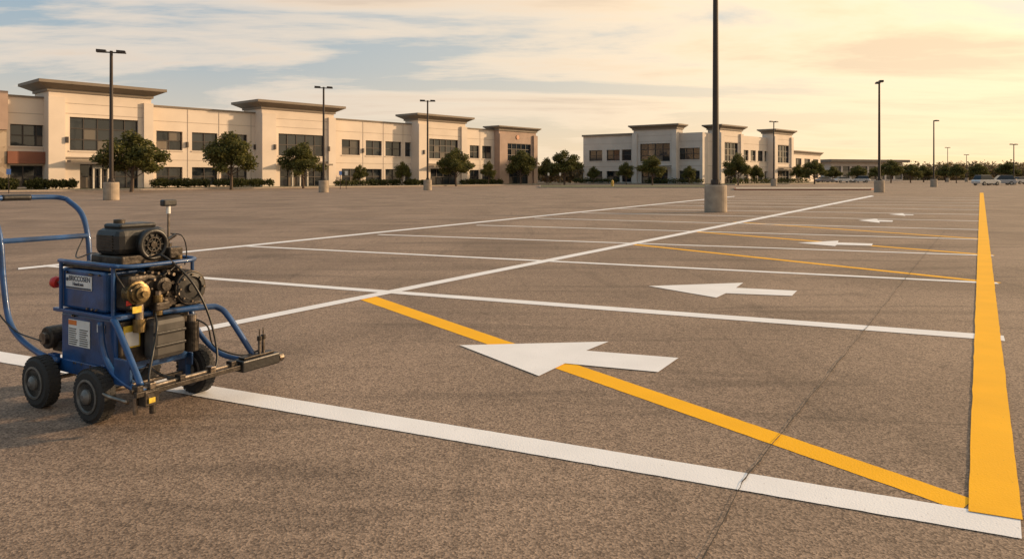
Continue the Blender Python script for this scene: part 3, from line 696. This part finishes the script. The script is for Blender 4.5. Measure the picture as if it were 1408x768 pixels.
for i in range(9):
    vv,ff=cyl_vf((-.08+i*.024,.56,.76),(1,0,0),.118,.010,32); bb.add(vv,ff)
bb.build('cylinder_fins',[M_dark],R)
C('cylinder_core',(.01,.56,.76),(1,0,0),.095,.22,M_dark,28); C('drum_cover',(.13,.56,.76),(1,0,0),0,0,M_blk,32,rings=[(-.01,.115),(.01,.115),(.03,.10),(.033,.075),(.02,.07),(.022,.03),(.04,.028)])
torus('drum_rim',(.145,.56,.76),(1,0,0),.108,.008,M_dark)
bb=MB()
for i in range(8):
    th=i*math.pi/4; vv,ff=cyl_vf((.165,.56+math.cos(th)*.088,.76+math.sin(th)*.088),(1,0,0),.007,.012,6); bb.add(vv,ff)
bb.build('cover_bolts',[M_steel],R)
X('motor_mount',-.1,.14,.45,.68,.642,.66,M_dark,.004); C('muffler',(-.02,.45,.90),(0,1,0),.04,.2,M_dark,20,bv=.01)
C('flange',(.10,.44,.70),(1,0,0),.05,.03,M_steel,20); 
tube('spray_hose',[(.0,.36,.97),MA(225,352,.10),MA(262,385,.22),MA(286,430,.28),MA(298,480,.33),MA(294,508,.38),MA(270,516,.38),MA(230,520,.36)],.0075,M_blk,R,k=8)
tube('spray_hose',[(.18,.28,.64),(.26,.24,.56),(.28,.2,.42),(.36,.12,.30),(.40,.1,.25)],.0075,M_blk,R)
tube('fuel_line',[(.05,.53,.93),(.12,.45,.90),(.14,.36,.86)],.005,M_blk,R)
tube('fuel_line',[(-.03,.15,.95),(.05,.10,.90),(.10,.12,.82),(.12,.16,.74)],.006,M_blk,R)
tube('spray_hose',[(.16,.56,.56),(.24,.62,.50),(.26,.66,.36),(.36,.8,.28),(.41,.90,.30)],.006,M_blk,R)
tube('ignition_wire',[(.02,.5,1.12),(.06,.56,1.10),(.05,.6,1.0),(.03,.6,.9)],.004,M_blk,R)
bb=MB()
rr=random.Random(11)
for i in range(46):
    a_=rr.uniform(.10,.17); b_=rr.uniform(.13,.5); z_=rr.uniform(.64,.9); vv,ff=cyl_vf((a_-.02,b_,z_),(1,rr.uniform(-.3,.3),0),rr.uniform(.006,.012),.05,6); bb.add(vv,ff)
for i in range(16):
    vv,ff=cyl_vf((rr.uniform(-.5,0),.078,rr.choice((.30,.60,.66,.88))),(0,1,0),.007,.012,6); bb.add(vv,ff)
bb.build('bolts',[M_steel],R)
X('name_label',-.46,-.17,.079,.0835,.775,.865,M_lab,.001)
X('name_label_stripe',-.455,-.175,.0765,.0785,.778,.788,M_ink,.0005)
def text(nm,s,a,z,size,m,b_=.0775):
    cu=bpy.data.curves.new(nm,'FONT'); cu.body=s; cu.size=size; cu.extrude=.0004; cu.materials.append(m); cu.offset=.0006
    o=bpy.data.objects.new(nm,cu); col.objects.link(o); o.parent=R; o.location=(a,b_,z); o.rotation_euler=(math.radians(90),0,0)
text('name_text','BRICCOSEN',-.425,.828,.045,M_ink); text('name_text_small','Headcem',-.38,.798,.032,M_ink)
v,f=cyl_vf((-.44,.077,.835),(0,1,0),.012,.003,16); mesh('round_mark',v,f,M_ink,R)
X('warning_label',-.44,-.20,.084,.0885,.405,.575,M_lab,.001)
X('warning_label_header',-.435,-.345,.0815,.0838,.54,.57,M_or,.0005)
bb=MB()
for i in range(8):
    for k_ in range(2): bb.box(-.43+k_*.12,-.43+k_*.12+rr.uniform(.07,.1),.0815,.0838,.415+i*.014,.420+i*.014)
bb.build('label_print',[M_bucket],R)
X('small_label',-.12,-.04,.084,.0885,.52,.57,M_lab,.001)
